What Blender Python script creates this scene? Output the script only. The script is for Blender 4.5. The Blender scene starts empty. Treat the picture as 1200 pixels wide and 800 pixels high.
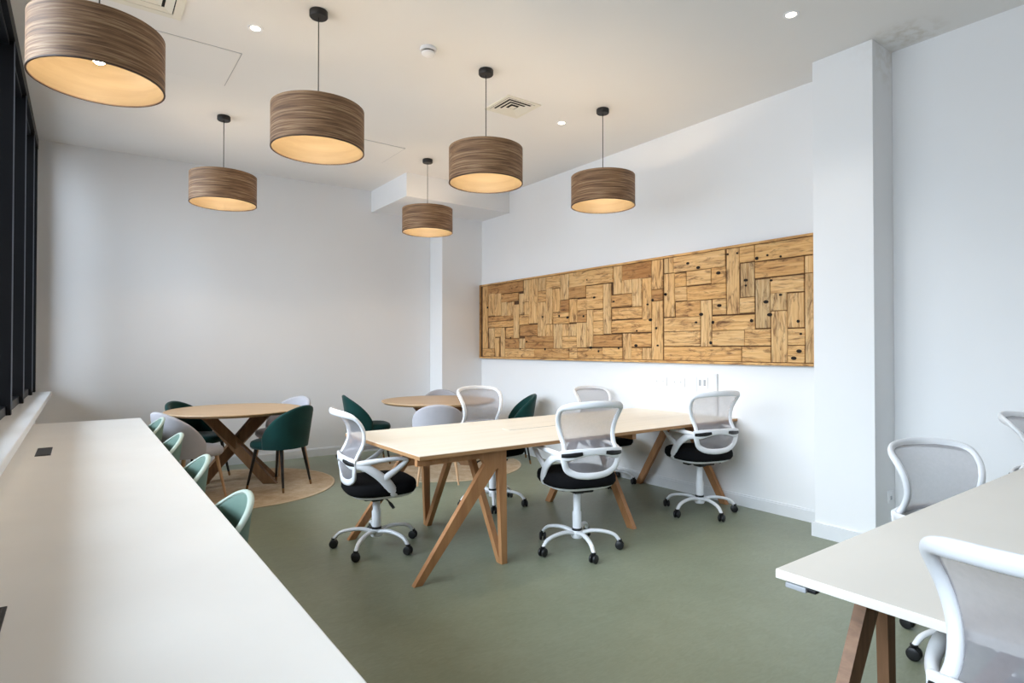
import bpy, bmesh, math, random
from mathutils import Vector, Matrix
random.seed(7)
PI = math.pi
scene = bpy.context.scene
COL = scene.collection

# ------------------------------------------------------------------ materials
def new_mat(name):
    m = bpy.data.materials.new(name); m.use_nodes = True
    nt = m.node_tree
    b = nt.nodes.get('Principled BSDF')
    return m, nt, b

def N(nt, kind, **kw):
    n = nt.nodes.new(kind)
    for k, v in kw.items():
        setattr(n, k, v)
    return n

def ramp(nt, stops):
    r = N(nt, 'ShaderNodeValToRGB')
    els = r.color_ramp.elements
    while len(els) < len(stops): els.new(0.5)
    for e, (p, c) in zip(els, stops):
        e.position = p; e.color = (*c, 1)
    return r

def srgb(r, g, b):
    f = lambda c: (c/255/12.92) if c/255 <= 0.04045 else ((c/255+0.055)/1.055)**2.4
    return (f(r), f(g), f(b))

def plain(name, col, rough=0.5, metal=0.0, var=0.06, scale=12.0, bump=0.0, bscale=200.0, sheen=0.0, spec=None):
    m, nt, b = new_mat(name)
    tc = N(nt, 'ShaderNodeTexCoord')
    ns = N(nt, 'ShaderNodeTexNoise'); ns.inputs['Scale'].default_value = scale; ns.inputs['Detail'].default_value = 3
    nt.links.new(tc.outputs['Object'], ns.inputs['Vector'])
    lo = tuple(max(0, c*(1-var)) for c in col); hi = tuple(min(1, c*(1+var)) for c in col)
    r = ramp(nt, [(0.3, lo), (0.7, hi)])
    nt.links.new(ns.outputs['Fac'], r.inputs['Fac']); nt.links.new(r.outputs['Color'], b.inputs['Base Color'])
    b.inputs['Roughness'].default_value = rough; b.inputs['Metallic'].default_value = metal
    if spec is not None: b.inputs['Specular IOR Level'].default_value = spec
    if sheen:
        b.inputs['Sheen Weight'].default_value = sheen; b.inputs['Sheen Roughness'].default_value = 0.4
    if bump:
        n2 = N(nt, 'ShaderNodeTexNoise'); n2.inputs['Scale'].default_value = bscale; n2.inputs['Detail'].default_value = 2
        nt.links.new(tc.outputs['Object'], n2.inputs['Vector'])
        bp = N(nt, 'ShaderNodeBump'); bp.inputs['Strength'].default_value = bump; bp.inputs['Distance'].default_value = 0.002
        nt.links.new(n2.outputs['Fac'], bp.inputs['Height']); nt.links.new(bp.outputs['Normal'], b.inputs['Normal'])
    return m

def wood(name, dark, mid, light, stretch=(2, 30, 30), coord='Object', rough=0.5, burn=0.0, tone=False, detail=5, pos=(0.25, 0.5, 0.78)):
    m, nt, b = new_mat(name)
    tc = N(nt, 'ShaderNodeTexCoord'); mp = N(nt, 'ShaderNodeMapping'); mp.inputs['Scale'].default_value = stretch
    nt.links.new(tc.outputs[coord], mp.inputs['Vector'])
    ns = N(nt, 'ShaderNodeTexNoise'); ns.inputs['Scale'].default_value = 1.0; ns.inputs['Detail'].default_value = detail
    ns.inputs['Roughness'].default_value = 0.62; ns.inputs['Distortion'].default_value = 0.6
    nt.links.new(mp.outputs['Vector'], ns.inputs['Vector'])
    r = ramp(nt, [(pos[0], dark), (pos[1], mid), (pos[2], light)])
    nt.links.new(ns.outputs['Fac'], r.inputs['Fac'])
    out = r.outputs['Color']
    if burn:
        mp2 = N(nt, 'ShaderNodeMapping'); mp2.inputs['Scale'].default_value = (4, 17, 17)
        nt.links.new(tc.outputs[coord], mp2.inputs['Vector'])
        n2 = N(nt, 'ShaderNodeTexNoise'); n2.inputs['Scale'].default_value = 1.0; n2.inputs['Detail'].default_value = 6; n2.inputs['Roughness'].default_value = 0.7; n2.inputs['Distortion'].default_value = 1.5
        nt.links.new(mp2.outputs['Vector'], n2.inputs['Vector'])
        r2 = ramp(nt, [(0.50, (0, 0, 0)), (0.68, (burn, burn, burn))])
        nt.links.new(n2.outputs['Fac'], r2.inputs['Fac'])
        mx = N(nt, 'ShaderNodeMixRGB'); mx.inputs['Color2'].default_value = (*srgb(92, 58, 28), 1)
        nt.links.new(r2.outputs['Color'], mx.inputs['Fac']); nt.links.new(out, mx.inputs['Color1'])
        out = mx.outputs['Color']
    if tone:
        at = N(nt, 'ShaderNodeAttribute'); at.attribute_name = 'tone'
        r3 = ramp(nt, [(0.0, srgb(196, 160, 118)), (0.3, srgb(255, 232, 196)), (0.7, srgb(255, 244, 226)), (1.0, srgb(232, 226, 214))])
        nt.links.new(at.outputs['Fac'], r3.inputs['Fac'])
        m3 = N(nt, 'ShaderNodeMixRGB', blend_type='MULTIPLY'); m3.inputs['Fac'].default_value = 1
        nt.links.new(out, m3.inputs['Color1']); nt.links.new(r3.outputs['Color'], m3.inputs['Color2'])
        out = m3.outputs['Color']
    nt.links.new(out, b.inputs['Base Color'])
    bp = N(nt, 'ShaderNodeBump'); bp.inputs['Strength'].default_value = 0.12; bp.inputs['Distance'].default_value = 0.002
    nt.links.new(ns.outputs['Fac'], bp.inputs['Height']); nt.links.new(bp.outputs['Normal'], b.inputs['Normal'])
    b.inputs['Roughness'].default_value = rough
    return m

def emit(name, col, strength):
    m, nt, b = new_mat(name)
    nt.nodes.remove(b)
    e = N(nt, 'ShaderNodeEmission'); e.inputs['Color'].default_value = (*col, 1); e.inputs['Strength'].default_value = strength
    nt.links.new(e.outputs['Emission'], nt.nodes['Material Output'].inputs['Surface'])
    return m

def net_mat(name, col, alpha):
    m, nt, b = new_mat(name)
    tc = N(nt, 'ShaderNodeTexCoord')
    vo = N(nt, 'ShaderNodeTexNoise'); vo.inputs['Scale'].default_value = 60
    nt.links.new(tc.outputs['Object'], vo.inputs['Vector'])
    r = ramp(nt, [(0.3, tuple(c*0.95 for c in col)), (0.7, col)])
    nt.links.new(vo.outputs['Fac'], r.inputs['Fac'])
    df = N(nt, 'ShaderNodeBsdfDiffuse'); tl = N(nt, 'ShaderNodeBsdfTranslucent')
    nt.links.new(r.outputs['Color'], df.inputs['Color']); nt.links.new(r.outputs['Color'], tl.inputs['Color'])
    m1 = N(nt, 'ShaderNodeMixShader'); m1.inputs['Fac'].default_value = 0.25
    nt.links.new(df.outputs[0], m1.inputs[1]); nt.links.new(tl.outputs[0], m1.inputs[2])
    tr = N(nt, 'ShaderNodeBsdfTransparent')
    m2 = N(nt, 'ShaderNodeMixShader'); m2.inputs['Fac'].default_value = alpha
    nt.links.new(tr.outputs[0], m2.inputs[1]); nt.links.new(m1.outputs[0], m2.inputs[2])
    nt.links.new(m2.outputs[0], nt.nodes['Material Output'].inputs['Surface'])
    nt.nodes.remove(b)
    return m

def glass_mat(name):
    m, nt, b = new_mat(name); nt.nodes.remove(b)
    tr = N(nt, 'ShaderNodeBsdfTransparent'); tr.inputs['Color'].default_value = (0.93, 0.96, 0.98, 1)
    gl = N(nt, 'ShaderNodeBsdfGlossy'); gl.inputs['Roughness'].default_value = 0.02
    fr = N(nt, 'ShaderNodeFresnel'); fr.inputs['IOR'].default_value = 1.45
    mx = N(nt, 'ShaderNodeMixShader')
    nt.links.new(fr.outputs[0], mx.inputs['Fac']); nt.links.new(tr.outputs[0], mx.inputs[1]); nt.links.new(gl.outputs[0], mx.inputs[2])
    nt.links.new(mx.outputs[0], nt.nodes['Material Output'].inputs['Surface'])
    return m

def floor_mat():
    m, nt, b = new_mat('sage_linoleum')
    tc = N(nt, 'ShaderNodeTexCoord')
    n1 = N(nt, 'ShaderNodeTexNoise'); n1.inputs['Scale'].default_value = 1.3; n1.inputs['Detail'].default_value = 8; n1.inputs['Roughness'].default_value = 0.7
    mp = N(nt, 'ShaderNodeMapping'); mp.inputs['Scale'].default_value = (9, 26, 9); mp.inputs['Rotation'].default_value = (0, 0, 0.5)
    n2 = N(nt, 'ShaderNodeTexNoise'); n2.inputs['Scale'].default_value = 1.4; n2.inputs['Detail'].default_value = 6; n2.inputs['Distortion'].default_value = 2.0
    nt.links.new(tc.outputs['Object'], n1.inputs['Vector']); nt.links.new(tc.outputs['Object'], mp.inputs['Vector']); nt.links.new(mp.outputs[0], n2.inputs['Vector'])
    r1 = ramp(nt, [(0.3, srgb(128, 134, 113)), (0.7, srgb(141, 147, 127))])
    r2 = ramp(nt, [(0.3, (0.86, 0.87, 0.85)), (0.72, (1, 1, 1))])
    nt.links.new(n1.outputs['Fac'], r1.inputs['Fac']); nt.links.new(n2.outputs['Fac'], r2.inputs['Fac'])
    mx = N(nt, 'ShaderNodeMixRGB', blend_type='MULTIPLY'); mx.inputs['Fac'].default_value = 1
    nt.links.new(r1.outputs['Color'], mx.inputs['Color1']); nt.links.new(r2.outputs['Color'], mx.inputs['Color2'])
    nt.links.new(mx.outputs['Color'], b.inputs['Base Color'])
    b.inputs['Roughness'].default_value = 0.38; b.inputs['Specular IOR Level'].default_value = 0.4
    return m

def paint_mat(name, col, stain=None):
    m, nt, b = new_mat(name)
    tc = N(nt, 'ShaderNodeTexCoord')
    n1 = N(nt, 'ShaderNodeTexNoise'); n1.inputs['Scale'].default_value = 0.9; n1.inputs['Detail'].default_value = 3
    nt.links.new(tc.outputs['Object'], n1.inputs['Vector'])
    r1 = ramp(nt, [(0.3, tuple(c*0.975 for c in col)), (0.7, col)])
    nt.links.new(n1.outputs['Fac'], r1.inputs['Fac'])
    out = r1.outputs['Color']
    if stain:                      # a damp stain with its own outline
        cx, cy, cz, rad, amt = stain
        vm = N(nt, 'ShaderNodeVectorMath', operation='DISTANCE'); vm.inputs[1].default_value = (cx, cy, cz)
        nt.links.new(tc.outputs['Object'], vm.inputs[0])
        n3 = N(nt, 'ShaderNodeTexNoise'); n3.inputs['Scale'].default_value = 14; n3.inputs['Detail'].default_value = 6
        nt.links.new(tc.outputs['Object'], n3.inputs['Vector'])
        mr = N(nt, 'ShaderNodeMapRange'); mr.inputs['From Min'].default_value = rad; mr.inputs['From Max'].default_value = rad*0.3
        nt.links.new(vm.outputs['Value'], mr.inputs['Value'])
        r3 = ramp(nt, [(0.42, (0, 0, 0)), (0.62, (amt, amt, amt))])
        nt.links.new(n3.outputs['Fac'], r3.inputs['Fac'])
        mu = N(nt, 'ShaderNodeMath', operation='MULTIPLY'); nt.links.new(mr.outputs[0], mu.inputs[0]); nt.links.new(r3.outputs['Color'], mu.inputs[1])
        mx = N(nt, 'ShaderNodeMixRGB'); mx.inputs['Color2'].default_value = (*srgb(176, 160, 128), 1)
        nt.links.new(mu.outputs[0], mx.inputs['Fac']); nt.links.new(out, mx.inputs['Color1'])
        out = mx.outputs['Color']
    nt.links.new(out, b.inputs['Base Color'])
    n2 = N(nt, 'ShaderNodeTexNoise'); n2.inputs['Scale'].default_value = 260
    nt.links.new(tc.outputs['Object'], n2.inputs['Vector'])
    bp = N(nt, 'ShaderNodeBump'); bp.inputs['Strength'].default_value = 0.04; bp.inputs['Distance'].default_value = 0.001
    nt.links.new(n2.outputs['Fac'], bp.inputs['Height']); nt.links.new(bp.outputs['Normal'], b.inputs['Normal'])
    b.inputs['Roughness'].default_value = 0.75; b.inputs['Specular IOR Level'].default_value = 0.25
    return m

def rug_mat():
    m, nt, b = new_mat('beige_rug')
    tc = N(nt, 'ShaderNodeTexCoord')
    n1 = N(nt, 'ShaderNodeTexNoise'); n1.inputs['Scale'].default_value = 5; n1.inputs['Detail'].default_value = 7; n1.inputs['Roughness'].default_value = 0.75
    n2 = N(nt, 'ShaderNodeTexNoise'); n2.inputs['Scale'].default_value = 240
    for n in (n1, n2): nt.links.new(tc.outputs['Object'], n.inputs['Vector'])
    r1 = ramp(nt, [(0.3, srgb(170, 146, 118)), (0.5, srgb(192, 170, 142)), (0.72, srgb(212, 196, 172))])
    nt.links.new(n1.outputs['Fac'], r1.inputs['Fac']); nt.links.new(r1.outputs['Color'], b.inputs['Base Color'])
    bp = N(nt, 'ShaderNodeBump'); bp.inputs['Strength'].default_value = 0.5; bp.inputs['Distance'].default_value = 0.004
    nt.links.new(n2.outputs['Fac'], bp.inputs['Height']); nt.links.new(bp.outputs['Normal'], b.inputs['Normal'])
    b.inputs['Roughness'].default_value = 0.95; b.inputs['Specular IOR Level'].default_value = 0.1
    return m

M = {}
M['wall'] = paint_mat('white_wall_paint', srgb(240, 240, 241))
M['pillar'] = paint_mat('pillar_paint', srgb(240, 240, 241), (4.50, 1.745, 3.38, 0.28, 0.22))
M['ceiling'] = paint_mat('ceiling_paint', srgb(236, 234, 232), (4.42, 1.6, 3.43, 0.26, 0.35))
M['trim'] = plain('white_gloss_trim', srgb(228, 229, 231), 0.45, var=0.015)
M['floor'] = floor_mat()
M['black_frame'] = plain('black_window_frame', srgb(11, 12, 16), 0.45, var=0.1, spec=0.25)
M['edge_highlight'] = plain('grey_edge_highlight', srgb(96, 98, 104), 0.5)
M['glass'] = glass_mat('window_glass')
M['worktop'] = plain('off_white_laminate', srgb(236, 234, 230), 0.42, var=0.02, scale=3)
M['panel_white'] = plain('white_board', srgb(225, 225, 225), 0.5, var=0.02)
M['black_plastic'] = plain('black_plastic', srgb(20, 20, 22), 0.45)
M['white_plastic'] = plain('white_plastic', srgb(236, 237, 240), 0.35, var=0.015)
M['socket_white'] = plain('white_socket_plastic', srgb(240, 240, 242), 0.35, var=0.01)
M['socket_grey'] = plain('grey_socket_insert', srgb(170, 172, 176), 0.5)
M['black_fabric'] = plain('black_seat_fabric', srgb(17, 17, 19), 0.95, bump=0.4, bscale=500, spec=0.15)
M['net'] = net_mat('grey_mesh_netting', srgb(186, 183, 188), 0.55)
M['desk_top'] = wood('pale_desk_laminate', srgb(230, 220, 202), srgb(236, 227, 211), srgb(241, 233, 219), (1.2, 16, 16), rough=0.45)
M['desk_top_white'] = plain('cream_desk_laminate', srgb(234, 229, 220), 0.45, var=0.015, scale=3)
M['ply'] = wood('plywood_frame', srgb(158, 106, 66), srgb(180, 128, 84), srgb(194, 146, 100), (14, 14, 1.5), rough=0.5)
M['ply_shaded'] = wood('shaded_plywood_frame', srgb(104, 74, 50), srgb(136, 100, 72), srgb(158, 120, 88), (40, 8, 1.5), rough=0.5)  # same plywood as the long desk, with shade put into its colour
M['oak'] = wood('oak_veneer', srgb(178, 144, 106), srgb(194, 160, 121), srgb(206, 175, 137), (2, 24, 24), rough=0.42)
M['oak_leg'] = wood('brown_oak_legs', srgb(100, 70, 43), srgb(126, 91, 58), srgb(146, 108, 72), (18, 18, 2), rough=0.5)
M['pale_leg'] = wood('pale_beech_legs', srgb(178, 136, 98), srgb(200, 160, 122), srgb(214, 178, 142), (40, 40, 3), rough=0.5)
M['green_velvet'] = plain('dark_green_velvet', srgb(12, 55, 52), 0.8, var=0.2, scale=5, sheen=0.2, bump=0.2, spec=0.2)
M['grey_velvet'] = plain('pale_grey_velvet', srgb(178, 176, 182), 0.85, var=0.05, scale=5, sheen=0.25, bump=0.2, spec=0.2)
M['sage_plastic'] = plain('sage_green_shell', srgb(110, 138, 127), 0.55, var=0.03)
M['sage_rim'] = plain('pale_sage_rim', srgb(186, 202, 192), 0.5, var=0.02)
M['sage_cushion'] = plain('sage_cushion_fabric', srgb(92, 126, 114), 0.9, bump=0.3, bscale=400)
M['black_leg'] = plain('black_lacquered_wood', srgb(26, 22, 21), 0.4)
M['brass'] = plain('brushed_brass', srgb(150, 112, 74), 0.35, metal=1.0, var=0.03)
M['shade_out'] = wood('grey_brown_wood_veneer', srgb(82, 55, 34), srgb(138, 102, 70), srgb(188, 156, 120), (3.4, 84, 1), coord='UV', rough=0.6, detail=9, pos=(0.33, 0.5, 0.70))
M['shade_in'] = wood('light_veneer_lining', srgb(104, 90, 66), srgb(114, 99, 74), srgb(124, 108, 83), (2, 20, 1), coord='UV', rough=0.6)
M['shade_edge'] = plain('dark_veneer_edge', srgb(66, 44, 28), 0.6)
M['black_metal'] = plain('black_painted_metal', srgb(28, 25, 24), 0.5)
M['bulb'] = emit('warm_bulb', (1.0, 0.78, 0.53), 300)
M['downlight'] = emit('downlight_lens', (1.0, 0.86, 0.68), 14)
M['vent'] = plain('cream_vent_blades', srgb(228, 224, 212), 0.5, var=0.01)
M['vent_dark'] = plain('dark_duct', srgb(16, 15, 14), 0.9)
M['rug'] = rug_mat()
M['rug_edge'] = plain('rug_binding', srgb(198, 180, 152), 0.9, bump=0.3)
M['plank'] = wood('reclaimed_pine', srgb(166, 126, 82), srgb(212, 180, 134), srgb(232, 210, 174), (3.2, 42, 42), coord='UV', rough=0.7, burn=.92, tone=True, detail=6)
M['plank_gap'] = wood('charred_backing', srgb(52, 34, 18), srgb(92, 62, 34), srgb(130, 92, 54), (6, 6, 6), rough=0.9)
M['knot'] = plain('charred_knot_hole', srgb(26, 17, 10), 0.9)

# ------------------------------------------------------------------ mesh builder
class MB:
    def __init__(s):
        s.v = []; s.f = []; s.m = []; s.uv = {}; s.tone = {}
    def face(s, idx, m=0, uv=None, tone=None):
        s.f.append(tuple(idx)); s.m.append(m)
        if uv: s.uv[len(s.f)-1] = uv
        if tone is not None: s.tone[len(s.f)-1] = tone
    def box(s, x0, x1, y0, y1, z0, z1, m=0):
        b = len(s.v)
        s.v += [(x, y, z) for z in (z0, z1) for y in (y0, y1) for x in (x0, x1)]
        for q in ((0, 2, 3, 1), (4, 5, 7, 6), (0, 1, 5, 4), (2, 6, 7, 3), (0, 4, 6, 2), (1, 3, 7, 5)):
            s.face([b+i for i in q], m)
        return s
    def rbox(s, x0, x1, y0, y1, z0, z1, r=0.004, seg=2, m=0, mat=None):
        bm = bmesh.new(); bmesh.ops.create_cube(bm, size=1)
        for v in bm.verts:
            v.co = Vector(((x0+x1)/2+v.co.x*(x1-x0), (y0+y1)/2+v.co.y*(y1-y0), (z0+z1)/2+v.co.z*(z1-z0)))
        bmesh.ops.bevel(bm, geom=bm.edges[:], offset=r, segments=seg, affect='EDGES', profile=0.5)
        if mat: bmesh.ops.transform(bm, matrix=mat, verts=bm.verts[:])
        s.add_bm(bm, m); return s
    def add_bm(s, bm, m=0):
        b = len(s.v); bm.verts.index_update()
        s.v += [tuple(v.co) for v in bm.verts]
        for f in bm.faces: s.face([b+v.index for v in f.verts], m)
        bm.free()
    def prism(s, poly, a0, a1, axis='z', m=0):
        # polygon in the two other axes, extruded from a0 to a1
        b = len(s.v); n = len(poly)
        def P(p, a):
            if axis == 'z': return (p[0], p[1], a)
            if axis == 'y': return (p[0], a, p[1])
            return (a, p[0], p[1])
        s.v += [P(p, a0) for p in poly] + [P(p, a1) for p in poly]
        s.face([b+i for i in range(n)][::-1], m); s.face([b+n+i for i in range(n)], m)
        for i in range(n):
            j = (i+1) % n; s.face((b+i, b+j, b+n+j, b+n+i), m)
        return s
    def lathe(s, prof, seg=32, c=(0, 0, 0), m=0, closed=False, mlist=None, uvs=False):
        b = len(s.v); k = len(prof)
        for i in range(seg):
            a = 2*PI*i/seg
            s.v += [(c[0]+r*math.cos(a), c[1]+r*math.sin(a), c[2]+z) for r, z in prof]
        rng = range(k if closed else k-1)
        ln = [0]
        for p in range(k):
            q = (p+1) % k; ln.append(ln[-1]+math.hypot(prof[q][0]-prof[p][0], prof[q][1]-prof[p][1]))
        for i in range(seg):
            j = (i+1) % seg
            for p in rng:
                q = (p+1) % k
                uv = None
                if uvs:
                    R = max(prof[p][0], .01)
                    u0, u1 = 2*PI*R*i/seg, 2*PI*R*(i+1)/seg
                    uv = [(u0, ln[p]), (u1, ln[p]), (u1, ln[p+1]), (u0, ln[p+1])]
                s.face((b+i*k+p, b+j*k+p, b+j*k+q, b+i*k+q), mlist[p] if mlist else m, uv)
        if not closed:
            if prof[0][0] > 1e-6: s.face([b+i*k for i in range(seg)][::-1], m)
            if prof[-1][0] > 1e-6: s.face([b+i*k+k-1 for i in range(seg)], m)
        return s
    def tube(s, pts, rad, seg=10, up=(0, 0, 1), closed=False, sub=6, m=0, power=2.0):
        # rad: (a, b) per control point or one for all: a along the side vector, b along the other
        pts = [Vector(p) for p in pts]; n = len(pts)
        if not isinstance(rad, list): rad = [rad]*n
        rad = [(r, r) if not isinstance(r, tuple) else r for r in rad]
        P, R = [], []
        def g(i): return pts[i % n] if closed else pts[max(0, min(n-1, i))]
        segs = n if closed else n-1
        for i in range(segs):
            p0, p1, p2, p3 = g(i-1), g(i), g(i+1), g(i+2)
            for k in range(sub):
                t = k/sub
                P.append(0.5*((2*p1)+(p2-p0)*t+(2*p0-5*p1+4*p2-p3)*t*t+(3*p1-p0-3*p2+p3)*t**3))
                a, c = rad[i], rad[(i+1) % n]
                R.append((a[0]*(1-t)+c[0]*t, a[1]*(1-t)+c[1]*t))
        if not closed: P.append(pts[-1]); R.append(rad[-1])
        L = len(P); b = len(s.v); upv = Vector(up)
        for i in range(L):
            A = P[(i-1) % L] if closed or i > 0 else P[i]
            B = P[(i+1) % L] if closed or i < L-1 else P[i]
            t = (B-A).normalized()
            sd = t.cross(upv)
            if sd.length < 1e-4: sd = t.cross(Vector((0.3, 1, 0.1)))
            sd.normalize(); u = sd.cross(t).normalized()
            for k in range(seg):
                a = 2*PI*k/seg
                ca, sa = math.cos(a), math.sin(a)
                ca = math.copysign(abs(ca)**(2/power), ca); sa = math.copysign(abs(sa)**(2/power), sa)
                s.v.append(tuple(P[i]+sd*(R[i][0]*ca)+u*(R[i][1]*sa)))
        for i in range(L if closed else L-1):
            j = (i+1) % L
            for k in range(seg):
                q = (k+1) % seg
                s.face((b+i*seg+k, b+i*seg+q, b+j*seg+q, b+j*seg+k), m)
        if not closed:
            s.face([b+k for k in range(seg)][::-1], m); s.face([b+(L-1)*seg+k for k in range(seg)], m)
        return s
    def pad(s, w, d, rings, power=3.5, seg=40, c=(0, 0), m=0, dome=0.0):
        # superellipse cushion: rings = [(scale, z)]
        b = len(s.v)
        for sc, z in rings:
            for k in range(seg):
                a = 2*PI*k/seg; ca, sa = math.cos(a), math.sin(a)
                x = math.copysign(abs(ca)**(2/power), ca)*w/2*sc; y = math.copysign(abs(sa)**(2/power), sa)*d/2*sc
                s.v.append((c[0]+x, c[1]+y, z))
        for i in range(len(rings)-1):
            for k in range(seg):
                q = (k+1) % seg
                s.face((b+i*seg+k, b+i*seg+q, b+(i+1)*seg+q, b+(i+1)*seg+k), m)
        s.face([b+k for k in range(seg)][::-1], m)
        o = b+(len(rings)-1)*seg
        s.face([o+k for k in range(seg)], m)
        return s
    def build(s, name, mats, parent=None, smooth=False, sharp=40):
        me = bpy.data.meshes.new(name)
        me.from_pydata(s.v, [], s.f)
        for mt in (mats if isinstance(mats, (list, tuple)) else [mats]): me.materials.append(mt)
        me.polygons.foreach_set('material_index', s.m)
        if s.uv:
            ul = me.uv_layers.new(name='UVMap')
            for p in me.polygons:
                uv = s.uv.get(p.index)
                if uv:
                    for li, c in zip(p.loop_indices, uv): ul.data[li].uv = c
        if s.tone:
            at = me.attributes.new('tone', 'FLOAT', 'FACE')
            for p in me.polygons: at.data[p.index].value = s.tone.get(p.index, 0.5)
        bm = bmesh.new(); bm.from_mesh(me); bmesh.ops.recalc_face_normals(bm, faces=bm.faces[:]); bm.to_mesh(me); bm.free()
        if smooth:
            me.polygons.foreach_set('use_smooth', [True]*len(me.polygons))
            me.set_sharp_from_angle(angle=math.radians(sharp))
        me.update()
        o = bpy.data.objects.new(name, me); COL.objects.link(o)
        if parent: o.parent = parent
        return o

def tag(o, label, cat, group=None):
    o['label'] = label; o['category'] = cat
    if group: o['group'] = group
    return o
def thing(name, label, cat, loc=(0, 0, 0), rz=0, group=None):
    o = bpy.data.objects.new(name, None); COL.objects.link(o); o.empty_display_size = 0.1
    o.location = loc; o.rotation_euler = (0, 0, rz)
    return tag(o, label, cat, group)
def struct(o):
    o['kind'] = 'structure'; return o
KIDS = {}
def kids(o): return [c for c in bpy.data.objects if c.parent == o]
def dup(root, loc, rz, label, group=None):
    r = root.copy(); COL.objects.link(r); r.location = loc; r.rotation_euler = (0, 0, rz); r['label'] = label
    if group: r['group'] = group
    for ch in kids(root):
        c = ch.copy(); COL.objects.link(c); c.parent = r
        for gch in kids(ch):
            d = gch.copy(); COL.objects.link(d); d.parent = c
    return r
def face(deg_vec):            # rotation that turns local +Y to the given direction
    return -math.atan2(deg_vec[0], deg_vec[1])

# ------------------------------------------------------------------ the room
H = 3.43; XR = 4.59; XW = -0.36; YF = -3.2
struct(MB().box(-1.0, 4.9, YF-.3, 7.9, -.12, 0).build('floor', M['floor']))
struct(MB().box(-1.0, 4.9, YF-.3, 7.9, H, H+.15).build('ceiling', M['ceiling']))
struct(MB().box(XR, XR+.22, YF-.2, 7.7, 0, H).build('wall_right', M['wall']))
struct(MB().prism([(-.9, 7.53), (XR, 7.32), (XR, 7.6), (-.9, 7.8)], 0, H).build('wall_back', M['wall']))
struct(MB().box(-.9, XR, YF-.2, YF, 0, H).build('wall_front', M['wall']))
struct(MB().box(-.62, XW, YF, 7.5, 0, .88).build('wall_left', M['wall']))
struct(MB().rbox(4.28, XR, 1.745, 2.15, 0, H, .004).build('wall_pillar', M['pillar']))
struct(MB().box(3.95, XR, 7.0, 7.34, 0, H).build('wall_pillar_back', M['wall']))
struct(MB().box(3.09, XR, 6.33, 7.42, 3.15, H).build('ceiling_bulkhead', M['wall']))
struct(MB().rbox(-.60, -.235, YF, 7.5, .875, .92, .006).build('trim_1', M['trim']))          # window sill
# baseboards
def skirt(name, x0, y0, x1, y1, nx, ny):
    t = .016; h = .1
    b = MB()
    b.prism([(x0, y0), (x1, y1), (x1+nx*t, y1+ny*t), (x0+nx*t, y0+ny*t)], 0, h-.012)
    b.prism([(x0, y0), (x1, y1), (x1+nx*t*.5, y1+ny*t*.5), (x0+nx*t*.5, y0+ny*t*.5)], h-.012, h)
    return struct(b.build(name, M['trim']))
skirt('baseboard_right', XR, 2.15, XR, 7.0, -1, 0)
skirt('baseboard_right_near', XR, YF, XR, 1.745, -1, 0)
skirt('baseboard_back', -.36, 7.507, 3.95, 7.347, -.03, -1)
skirt('baseboard_front', XW, YF, XR, YF, 0, 1)
skirt('baseboard_left', XW, YF, XW, 7.49, 1, 0)
b = MB()
b.prism([(4.264, 1.729), (XR, 1.729), (XR, 1.745), (4.28, 1.745), (4.28, 2.15), (XR, 2.15), (XR, 2.166), (4.264, 2.166)], 0, .1)
struct(b.build('baseboard_pillar', M['trim']))
b = MB(); b.prism([(3.934, 6.984), (XR, 6.984), (XR, 7.0), (3.95, 7.0), (3.95, 7.34), (3.934, 7.34)], 0, .1)
struct(b.build('baseboard_pillar_back', M['trim']))

# window wall: one-metre bays of glass between deep black fins
ys = [6.98-i*1.0 for i in range(8)]
for i in range(7):
    y1, y0 = ys[i], ys[i+1]
    w = bpy.data.objects.new('window_%d' % (i+1), None); COL.objects.link(w); w.location = (0, 0, 0); struct(w)
    MB().rbox(-.58, XW, y1-.03, y1+.03, .92, H, .003).build('mullion', M['black_frame'], w)
    MB().box(XW-.002, XW+.004, y1-.033, y1-.022, .955, H-.002).build('edge_highlight', M['edge_highlight'], w)  # grey strip paints the light caught along the fin's front edge
    MB().box(-.535, -.525, y0+.03, y1-.03, .98, H-.09).build('pane', M['glass'], w)
    MB().rbox(-.575, -.385, y0+.03, y1-.03, .92, .98, .003).build('bottom_rail', M['black_frame'], w)
    MB().rbox(-.575, -.385, y0+.03, y1-.03, H-.13, H-.09, .003).build('top_rail', M['black_frame'], w)
w = bpy.data.objects.new('window_8', None); COL.objects.link(w); struct(w)
MB().rbox(-.58, XW, 7.42, 7.50, .92, H, .003).build('mullion', M['black_frame'], w)
MB().box(-.535, -.525, 7.01, 7.42, .98, H-.09).build('pane', M['glass'], w)
MB().rbox(-.575, -.385, 7.01, 7.42, .92, .98, .003).build('bottom_rail', M['black_frame'], w)
MB().rbox(-.575, -.385, 7.01, 7.42, H-.13, H-.09, .003).build('top_rail', M['black_frame'], w)
struct(MB().box(-.59, XW+.004, ys[-1], 7.5, H-.10, H).build('trim_2', M['black_frame']))      # head rail over the glazing
struct(MB().box(-.62, -.36, YF-.2, ys[-1]+.03, .92, H).build('wall_left_near', M['wall']))  # unseen solid stretch, ends the glazing early to cut daylight near the camera

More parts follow.
